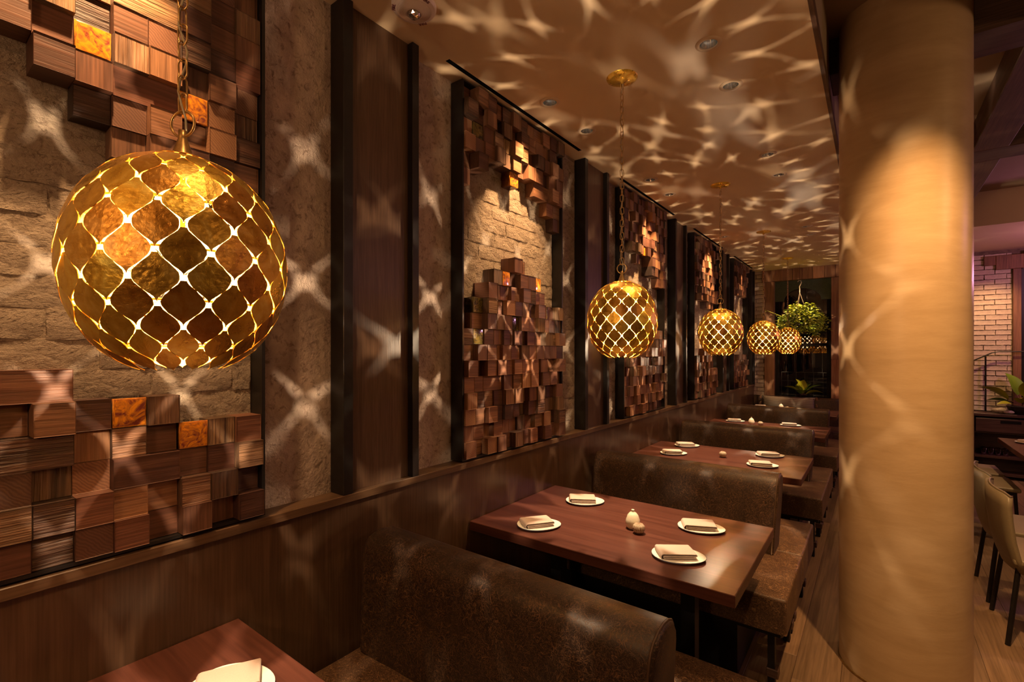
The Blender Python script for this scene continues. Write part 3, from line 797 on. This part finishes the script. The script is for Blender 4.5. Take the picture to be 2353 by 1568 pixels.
for k in range(4):
    b = thing('booth_bench', BL[k], 'bench', (0, 1.20+P*k, 0), 0, 'brown leather booth benches')
    bk = put('backrest', BACKM, b, (0, -.022, 0)); put('piping', PIPM, bk)
    put('seat', SEATN, b); put('seat', SEATF, b)
    for sy, y0, y1 in ((-1, -.57, -.02), (1, .02, .57)):
        obj('base_rail', B(.0, 1.21, y0, y1, .270, .300), M['darkleg'], b)
        obj('plinth', B(.0, 1.02, y0+.04, y1-.04, 0, .270), M['darkleg'], b)
        for yy in (y0+.03, y1-.03):
            l = obj('leg', B(1.155, 1.185, yy-.02, yy+.02, 0, .272, bev=.002), M['darkleg'], b)
            obj('foot_block', B(1.15, 1.20, yy-.028, yy+.028, .075, .115, bev=.003), M['beam'], l)
# end bench against the window wall
b = thing('window_bench', 'dark leather bench against the far window wall with a long cushion', 'bench', (0, 8.0, 0))
obj('backrest', rounded(.06, 1.15, .46, .64, .40, .872, .03), M['leather'], b, smooth=True)
obj('seat', rounded(0, 1.20, .0, .50, .30, .47, .025), M['leather2'], b, smooth=True)
obj('plinth', B(0, 1.1, .06, .60, 0, .30), M['darkleg'], b)

# ------------------------------------------------------------------ tables
TX0, TX1, TY0, TY1 = -.016, 1.176, 1.738, 2.519
def tabletop():
    bm = bmesh.new(); return bm
TLAB = ['nearest reddish wood table, cut off at the bottom left corner', 'reddish wood table set with four plates around a gourd vase', 'reddish wood table with four plates behind the second bench',
        'reddish wood table seen past the third bench', 'farthest wall-side reddish wood table by the window bench']
for k in range(5):
    y0 = TY0 + P*(k-1)
    t = thing('dining_table', TLAB[k], 'table', ((TX0+TX1)/2, y0+.39, 0), 0, 'reddish wood tables between the booth benches')
    hx, hy = (TX1-TX0)/2, (TY1-TY0)/2
    obj('tabletop', B(-hx, hx, -hy, hy, .706, .75, bev=.0022), M['table'], t)
    for x in (-.33, .33):
        c = obj('pedestal', B(x-.03, x+.03, -.03, .03, .012, .698), M['steel'], t)
        obj('foot_plate', B(x-.055, x+.055, -.27, .27, 0, .012, bev=.003), M['steel'], t)
        obj('mount_plate', B(x-.05, x+.05, -.25, .25, .698, .706), M['steel'], t)
# ------------------------------------------------------------------ plates, napkins, vases
def plate_bm():
    bm = bmesh.new(); n = 40
    def shp(a, s_): return (s_*.103*math.cos(a)*(1+.05*math.cos(a)), s_*.084*math.sin(a)*(1-.07*math.cos(a)))
    prof = [(0, .004), (.55, .0042), (.80, .0065), (.96, .0110), (1.0, .0112)]
    return bm, n, shp, prof
def plate_mesh2():
    bm, n, shp, prof = plate_bm(); rings = []
    for s_, z in prof:
        if s_ == 0: rings.append([bm.verts.new((0, 0, z))])
        else: rings.append([bm.verts.new((*shp(2*PI*i/n, s_), z)) for i in range(n)])
    for a, b_ in zip(rings, rings[1:]):
        for i in range(n):
            j = (i+1) % n
            if len(a) == 1: bm.faces.new((a[0], b_[i], b_[j]))
            else: bm.faces.new((a[i], b_[i], b_[j], a[j]))
    return mesh('plate', bm, M['plate'], True)
def plate_under():
    bm, n, shp, prof = plate_bm(); rings = []
    for s_, z in [(1.0, .0112), (1.012, .0095), (.93, .003), (.5, .0), (.0, .0)]:
        if s_ == 0: rings.append([bm.verts.new((0, 0, z))])
        else: rings.append([bm.verts.new((*shp(2*PI*i/n, s_), z)) for i in range(n)])
    for a, b_ in zip(rings, rings[1:]):
        for i in range(n):
            j = (i+1) % n
            if len(b_) == 1: bm.faces.new((a[i], b_[0], a[j]))
            else: bm.faces.new((a[i], b_[i], b_[j], a[j]))
    return mesh('underside', bm, M['platerim'], True)
PTOP, PUN = plate_mesh2(), plate_under()
def napkin_mesh(seed):
    r = random.Random(seed); bm = bmesh.new()
    lx, ly = .066, .048
    # a folded cloth: serpentine cross-section (x-z), extruded along y
    sec = []
    zl = [0.0, .0055, .0110, .0165]
    path = [(-lx*.93, .0012)]
    def turn(cx_, z0, z1, side):
        for q in range(7):
            a = -PI/2 + PI*q/6; path.append((cx_ + side*(z1-z0)/2*math.cos(a), (z0+z1)/2 + (z1-z0)/2*math.sin(a)))
    turn(lx*.93, .0012, .0070, 1); turn(-lx*.93, .0070, .0120, -1); turn(lx*.96, .0120, .0190, 1)
    path.append((-lx*.7, .0196)); 
    for q in range(6):
        a = PI/2 + PI*q/5; path.append((-lx*.96 + .0098*math.cos(a), .0098 + .0098*math.sin(a)))
    th_ = .0016
    P2 = [Vector((p[0], 0, p[1])) for p in path]
    up, dn = [], []
    for i, p in enumerate(P2):
        t_ = (P2[min(i+1, len(P2)-1)]-P2[max(i-1, 0)]).normalized(); nn = Vector((-t_.z, 0, t_.x))*th_/2
        up.append(p+nn); dn.append(p-nn)
    K = 6; grid = []
    for j in range(K+1):
        y = -ly + 2*ly*j/K; puff = 1 + .10*(1-((j-K/2)/(K/2))**2)
        grid.append([bm.verts.new((p.x + .004*math.sin(p.z*90+seed), y, p.z*puff+.0002)) for p in up] + [bm.verts.new((p.x + .004*math.sin(p.z*90+seed), y, p.z*puff+.0002)) for p in reversed(dn)])
    m_ = len(grid[0])
    for a, b_ in zip(grid, grid[1:]):
        for i in range(m_): bm.faces.new((a[i], a[(i+1) % m_], b_[(i+1) % m_], b_[i]))
    h = m_//2
    for g_, fl_ in ((grid[0], False), (grid[-1], True)):
        for i in range(h-1):
            q = [g_[i], g_[i+1], g_[m_-2-i], g_[m_-1-i]]
            bm.faces.new(q if fl_ else q[::-1])
    bmesh.ops.recalc_face_normals(bm, faces=bm.faces)
    for v in bm.verts: v.co.z *= 1.22
    me_ = mesh('napkin', bm, M['napkin'], True); me_.set_sharp_from_angle(angle=math.radians(55)); return me_
NAPM = [napkin_mesh(s) for s in range(3)]
PLATES = [  # x, y, plate rot, napkin rot, label place
    (.300, .520, .5, 1.1, 'on the nearest table at the bottom left'),
    (.286, 1.880, .7, .95, 'near the wall, closer edge of the gourd-vase table'),
    (.286, 2.330, .5, .55, 'near the wall, far edge of the gourd-vase table'),
    (.905, 2.300, .2, .45, 'aisle side, far edge of the gourd-vase table'),
    (.920, 1.930, .3, .62, 'aisle side, near edge of the gourd-vase table'),
    (.250, 4.240, .6, .55, 'near the wall, far edge of table behind second bench'),
    (.262, 3.855, .6, .55, 'near the wall, closer edge of table behind second bench'),
    (.892, 4.225, .5, .5, 'aisle side, far edge of table behind second bench'),
    (.905, 3.830, .3, .35, 'aisle side, closer edge of table behind second bench'),
    (.245, 6.080, .3, .3, 'at the wall side of the table past the third bench'),
    (.809, 6.090, .3, .25, 'at the aisle side of the table past the third bench'),
    (.216, 7.900, .3, .2, 'at the wall side of the farthest table')]
for i, (x, y, ra_, rn, pl) in enumerate(PLATES):
    t = thing('side_plate', 'cream oval plate ' + pl, 'plate', (x, y, .7502), ra_, 'cream side plates on the booth tables')
    put('dish', PTOP, t); put('underside', PUN, t)
    o = put('napkin', NAPM[i % 3], None, (x-.006, y-.002, .7502+.0048), (0, 0, rn))
    tag(o, 'folded beige napkin ' + pl, 'napkin', 'folded napkins on the side plates')
GP = [(0, 0), (.022, .001), (.030, .012), (.0335, .028), (.031, .044), (.0275, .052), (.0245, .062), (.016, .073), (.007, .079), (.0055, .083), (.0075, .087), (.005, .0885), (.003, .086), (0, .080)]
GOURD = mesh('gourd_vase', lathe(bmesh.new(), GP, 32), M['vase'], True)
UP_ = [(0, 0), (.014, .001), (.024, .010), (.028, .022), (.026, .034), (.018, .043), (.008, .047), (.0065, .044), (0, .036)]
URCH = mesh('urchin_bud_vase', lathe(bmesh.new(), UP_, 32), M['urchin'], True)
for (x, y, l) in [(.655, 2.118, 'cream gourd-shaped bud vase in the middle of the four-place table'), (.455, 5.900, 'cream gourd-shaped bud vase on the table past the third bench'), (.50, 7.72, 'far cream gourd-shaped bud vase just showing over the fourth bench')]:
    tag(put('gourd_vase', GOURD, None, (x, y, .7502)), l, 'vase', 'cream gourd vases')
for (x, y, l, tl) in [(.700, 2.078, 'small striped sea-urchin pot beside the gourd vase on the four-place table', .25), (.612, 3.963, 'small striped sea-urchin pot alone on the table behind the second bench', .1), (.545, 5.91, 'small pale urchin pot on the table past the third bench', .1), (.575, 7.74, 'tiny far urchin pot just showing over the fourth bench', .1)]:
    tag(put('urchin_pot', URCH, None, (x, y, .7502), (0, 0, tl)), l, 'pot', 'small urchin pots')

# ------------------------------------------------------------------ cushion on the window bench
bm = bmesh.new(); nx, nz = 20, 8; W2, H2 = .36, .115; G = {}
for s_ in (-1, 1):
    for i in range(nx+1):
        for j in range(nz+1):
            u, v = 2*i/nx-1, 2*j/nz-1
            x = u*W2*(1-.05*(1-v*v)) ; z = v*H2*(1-.10*(1-u*u)*0)*(1 - .16*(1-abs(u)**2))
            th_ = .060*(1-u**4)**.6*(1-v**2)**.5
            if (i in (0, nx) or j in (0, nz)) and s_ == 1: G[s_, i, j] = G[-1, i, j]; continue
            G[s_, i, j] = bm.verts.new((x, s_*th_, z))
for s_ in (-1, 1):
    for i in range(nx):
        for j in range(nz):
            q = [G[s_, i, j], G[s_, i+1, j], G[s_, i+1, j+1], G[s_, i, j+1]]
            bm.faces.new(q if s_ < 0 else q[::-1])
cu = thing('cushion', 'long striped beige cushion with tasselled corners on the window bench', 'cushion', (.50, 8.385, .775), 0)
obj('cover', bm, M['cushion'], cu, smooth=True)
for q, (x, z) in enumerate([(-.365, .10), (.365, .10), (.365, .0), (-.365, .0), (.365, -.08), (-.365, -.08)]):
    obj('tassel', tube(bmesh.new(), [(x, 0, z+.02), (x*1.02, 0, z), (x*1.03, 0, z-.03)], [.006, .013, .016], 7), M['fringe'], cu)
bm = bmesh.new()
for i in range(26):
    x = -.33+.66*i/25; tube(bm, [(x, -.003, .100-.014*(1-(x/.36)**2)), (x+.01, -.012, .085-.016*(1-(x/.36)**2)), (x, -.020, .098-.02*(1-(x/.36)**2))], .004, 5)
obj('fringe_trim', bm, M['fringe'], cu)

# ------------------------------------------------------------------ plants
def leaf_bm(Ln, Wd, bend=.3, fold=.25, tip=1.0, n=9):
    bm = bmesh.new(); rows = []
    for i in range(n+1):
        u = i/n; wd = Wd*math.sin(PI*min(1, u**.75))**.85*(1 if u < 1 else 0)
        if u in (0, 1): wd = .001
        x = Ln*(u - .08*u*u*bend*3); z = Ln*(bend*1.0*u*(1-u)*1.3 - .25*bend*u*u)
        rows.append([bm.verts.new((x, s_*wd/2, z + abs(s_)*wd*fold*.5)) for s_ in (-1, -.5, 0, .5, 1)])
    for a, b_ in zip(rows, rows[1:]):
        for j in range(4): bm.faces.new((a[j], a[j+1], b_[j+1], b_[j]))
    bmesh.ops.remove_doubles(bm, verts=bm.verts, dist=1e-4)
    return bm
def put_leaf(t, base, az, el, Ln, Wd, roll=0, stem=.0, m='leaf'):
    d = Vector((math.cos(az)*math.cos(el), math.sin(az)*math.cos(el), math.sin(el)))
    base = Vector(base)
    o = None
    st = base + d*stem
    o = obj('leaf', leaf_bm(Ln, Wd, .35), M[m], t, st, True, Euler((roll, -el, az), 'XYZ'))
    if stem > .01: obj('stem', tube(bmesh.new(), [base, base + d*stem*.5 + Vector((0, 0, .004)), st + d*.01], .003, 5), M['stem'], t)
    return o
pl = thing('potted_plant', 'yellow-green broad-leaved plant in a low bowl on the window sill', 'plant', (.66, 8.615, .875), 0)
obj('bowl', lathe(bmesh.new(), [(0, 0), (.05, 0), (.085, .035), (.088, .037), (.082, .036), (0, .028)], 28), M['silver'], pl, smooth=True)
for (az, el, Ln, Wd, st, roll) in [(-1.2, 1.30, .24, .15, .03, 0), (2.6, 1.25, .25, .15, .03, .1), (3.0, .50, .26, .11, .03, .5), (.0, .60, .30, .06, .04, .4), (-.15, .18, .28, .09, .05, -.5), (-2.2, .9, .20, .10, .02, .2), (-.9, .55, .18, .06, .03, .2), (-1.9, .5, .18, .08, .02, .2), (.6, .95, .2, .1, .03, .2)]:
    put_leaf(pl, (0, 0, .03), az, el, Ln, Wd, roll, st)
# hanging basket
hb = thing('hanging_basket', 'bushy green trailing plant hanging from a hook before the window', 'hanging plant', (.665, 8.30, 1.99))
hk = [(0, 0, .46), (0, 0, .52), (-.004, 0, .55), (.012, 0, .58), (.022, 0, .61), (.012, 0, .638), (-.012, 0, .64), (-.026, 0, .62)]
obj('hook', tube(bmesh.new(), hk, .006, 6), M['basket'], hb, smooth=True)
obj('hook_wire', tube(bmesh.new(), [(0, 0, .638), (0, 0, ZC-1.99)], .0015, 4), M['steel'], hb)
for a in (0.3, 2.4, 4.5): obj('hanger', tube(bmesh.new(), [(0, 0, .46), (.15*math.cos(a), .15*math.sin(a), -.02)], .0025, 4), M['basket'], hb)
obj('pot', lathe(bmesh.new(), [(0, -.16), (.09, -.16), (.15, -.02), (.155, -.01), (.14, -.03), (0, -.04)], 24), M['soil'], hb, smooth=True)
bm = bmesh.new(); r = random.Random(9)
def small_leaf(bm, p, s_):
    az, el, ro = r.uniform(0, 2*PI), r.uniform(-.7, .5), r.uniform(-.6, .6)
    m3 = Euler((ro, -el, az)).to_matrix()
    q = [Vector((0, 0, 0)), Vector((.5, -.32, .08)), Vector((1, 0, -.08)), Vector((.5, .32, .08)), Vector((.5, 0, 0))]
    vv = [bm.verts.new(p + m3 @ (c*s_)) for c in q]
    bm.faces.new((vv[0], vv[1], vv[4])); bm.faces.new((vv[1], vv[2], vv[4])); bm.faces.new((vv[2], vv[3], vv[4])); bm.faces.new((vv[3], vv[0], vv[4]))
for i in range(1500):
    th_, ph_ = r.uniform(0, 2*PI), math.acos(r.uniform(-.75, 1)); rad = .30*r.uniform(.55, 1)**.5*(1+.12*math.sin(3*th_+1)+.1*math.sin(5*ph_))
    p = Vector((rad*math.sin(ph_)*math.cos(th_)*1.02, rad*math.sin(ph_)*math.sin(th_)*.85, rad*math.cos(ph_)*.86 + .02))
    small_leaf(bm, p, r.uniform(.035, .065))
for (a, ln) in [(3.3, .42), (0.1, .40), (5.6, .36), (2.6, .34)]:
    for i in range(16):
        u = i/15; p = Vector((math.cos(a)*(.15+ln*u*.75), math.sin(a)*.6*(.1+ln*u*.6), .16*u*(1 if a > 3 and a < 4 else -1.1) + .05))
        if r.random() < .8: small_leaf(bm, p, r.uniform(.02, .035))
fo = obj('foliage', bm, M['leafs'], hb); fo['kind'] = 'stuff'
for (a, ln) in [(3.3, .42), (0.1, .40)]:
    obj('tendril', tube(bmesh.new(), [(math.cos(a)*(.1+ln*u/10*.80), math.sin(a)*.6*(.1+ln*u/10*.6), .16*u/10*(1 if a > 3 else -1.1)+.05) for u in range(11)], .0018, 4), M['leafs'], hb)

# ------------------------------------------------------------------ right side: sideboard, rail, plant, chairs, table
sb = thing('sideboard', 'dark wood sideboard with drawers and open shelf under the whitewashed brick', 'sideboard', (2.55, 8.33, 0))
obj('top', B(-.75, 1.7, 0, .27, .765, .80, bev=.003), M['cred'], sb)
obj('back', B(-.75, 1.7, .25, .265, .02, .765), M['cred'], sb)
obj('shelf', B(-.75, 1.7, .01, .25, .25, .275), M['cred'], sb)
obj('bottom', B(-.75, 1.7, .01, .25, .04, .07), M['cred'], sb)
for x in (-.75, -.02, .69, 1.67): obj('upright', B(x, x+.03, .01, .25, .0, .765), M['cred'], sb)
obj('drawer_floor', B(-.72, 1.67, .02, .25, .555, .57), M['cred'], sb)
for x0, x1 in ((-.71, -.03), (.02, .68), (.73, 1.66)):
    d = obj('drawer', B(x0, x1, -.004, .015, .575, .740, bev=.002), M['cred'], sb)
    xm = (x0+x1)/2 - .02
    obj('finger_slot', B(xm-.09, xm+.09, -.0055, -.003, .688, .722), M['black'], d)
GLM = mesh('tumbler', lathe(bmesh.new(), [(0, .004), (.024, .004), (.031, .09), (.033, .09), (.026, 0), (0, 0)], 18), M['glassware'], True)
for i, x in enumerate((2.66, 2.725, 2.79, 2.855)):
    tag(put('tumbler', GLM, None, (x, 8.46, .276)), ['first', 'second', 'third', 'fourth'][i] + ' upturned tumbler from the column on the sideboard open shelf', 'glass', 'tumblers on the sideboard shelf')
ra2 = thing('handrail', 'thin black metal handrail in front of the whitewashed brick', 'handrail', (2.70, 8.635, 0))
obj('rail', tube(bmesh.new(), [(-.60, 0, 1.17), (.06, 0, 1.555), (.12, 0, 1.57), (.75, 0, 1.57)], .008, 6), M['steel'], ra2)
obj('post', tube(bmesh.new(), [(0, .0, 0), (0, .0, 1.51)], .010, 6), M['steel'], ra2)
obj('post', tube(bmesh.new(), [(.70, .0, 0), (.70, .0, 1.57)], .010, 6), M['steel'], ra2)
pp = thing('leafy_plant', 'large yellow-green leaved plant in a dark pot on the sideboard', 'plant', (3.00, 8.46, .80))
obj('pot', lathe(bmesh.new(), [(0, 0), (.10, 0), (.14, .095), (.145, .10), (.13, .095), (0, .085)], 24), M['soil'], pp, smooth=True)
for (az, el, Ln, Wd, st, roll) in [(3.3, .55, .36, .12, .14, .5), (3.0, .22, .24, .09, .10, .5), (-2.6, .12, .20, .08, .10, -.4), (2.2, 1.15, .34, .17, .14, 0), (-1.2, 1.0, .34, .18, .12, 0), (.2, .8, .35, .16, .14, 0), (-.6, .4, .3, .13, .12, .2), (-1.8, .5, .2, .11, .08, .2)]:
    put_leaf(pp, (0, 0, .10), az, el, Ln, Wd, roll, st)
bm = bmesh.new(); bmesh.ops.create_icosphere(bm, subdivisions=3, radius=1)
for v in bm.verts: v.co = Vector((v.co.x*.075, v.co.y*.05, v.co.z*.038*(1+.15*math.sin(v.co.x*4))+.036))
tag(obj('shell', bm, M['stone'], None, (2.80, 8.46, .80), True), 'larger pale shell on the sideboard left of the plant pot', 'shell')
bm = bmesh.new(); bmesh.ops.create_icosphere(bm, subdivisions=3, radius=1)
for v in bm.verts: v.co = Vector((v.co.x*.05, v.co.y*.04, v.co.z*.026+.0255))
tag(obj('shell', bm, M['stone'], None, (2.875, 8.39, .80), True), 'smaller peach shell touching the dark plant pot', 'shell')

def chair_proto(label):
    t = thing('dining_chair', label, 'chair', (0, 0, 0), 0, 'tan leather chairs right of the column')
    # faces +x; back at x~0
    bm = bmesh.new(); n = 8; rings = []
    prof = [(.045, .40, .225), (.020, .47, .235), (.0, .56, .245), (-.012, .66, .25), (-.018, .74, .252), (-.016, .805, .250)]
    for (x, z, hw) in prof:
        rings.append([bm.verts.new((x + .045*(abs(2*j/n-1)**2) , hw*(2*j/n-1), z - (.012 if z > .8 and j in (0, n) else 0))) for j in range(n+1)])
    for a, b_ in zip(rings, rings[1:]):
        for j in range(n): bm.faces.new((a[j], a[j+1], b_[j+1], b_[j]))
    thick(bm, .022)
    bkk = obj('backrest', bm, M['chairl'], t, smooth=True)
    obj('seam', tube(bmesh.new(), [(-.020 + .045*(abs(2*j/n-1)**2), .250*(2*j/n-1), .808 - (.012 if j in (0, n) else 0)) for j in range(n+1)], .006, 6), M['chairl'], bkk, smooth=True)
    obj('seat', rounded(.035, .43, -.235, .235, .435, .468, .011, 3), M['chairl'], t, smooth=True)
    obj('seat_frame', B(.06, .41, -.20, .20, .405, .435), M['steel'], t)
    for (x, y, dx, dy) in ((.06, -.19, -.045, -.03), (.06, .19, -.045, .03), (.40, -.19, .02, -.02), (.40, .19, .02, .02)):
        obj('leg', tube(bmesh.new(), [(x+dx, y+dy, 0), (x, y, .41)], .012, 8), M['steel'], t)
    return t
c0 = chair_proto('near tan leather chair right of the column, its curved back toward the camera')
CH = [(2.105, 3.87, .0, None), (2.105, 4.42, 0, 'tan leather chair directly behind the nearest right-hand chair'), (2.06, 5.74, 0, 'third tan chair, only its seat showing behind the two near chairs'), (2.06, 6.31, 0, 'farthest tan chair, its seat showing beside the right-hand table')]
for i, (x, y, a, lb) in enumerate(CH):
    o = c0 if i == 0 else copy_tree(c0)
    o.location = (x, y, 0); o.rotation_euler = (0, 0, a)
    if lb: o['label'] = lb
t = thing('dining_table', 'reddish wood table at the right edge of the photo, beyond the tan chairs', 'table', (2.49, 6.45, 0), 0)
obj('tabletop', B(0, 1.0, -1.25, 0, .706, .75, bev=.0022), M['table'], t)
for y in (-.95, -.3):
    obj('pedestal', B(.46, .54, y-.04, y+.04, 0, .706), M['steel'], t)
t = thing('side_plate', 'small cream plate with a napkin on the right-hand table by the frame edge', 'plate', (2.66, 6.20, .7502), .3, None)
put('dish', PTOP, t); put('underside', PUN, t)
tag(put('napkin', NAPM[0], None, (2.665, 6.20, .755), (0, 0, .5)), 'folded linen napkin on the plate of the right-hand table', 'napkin')
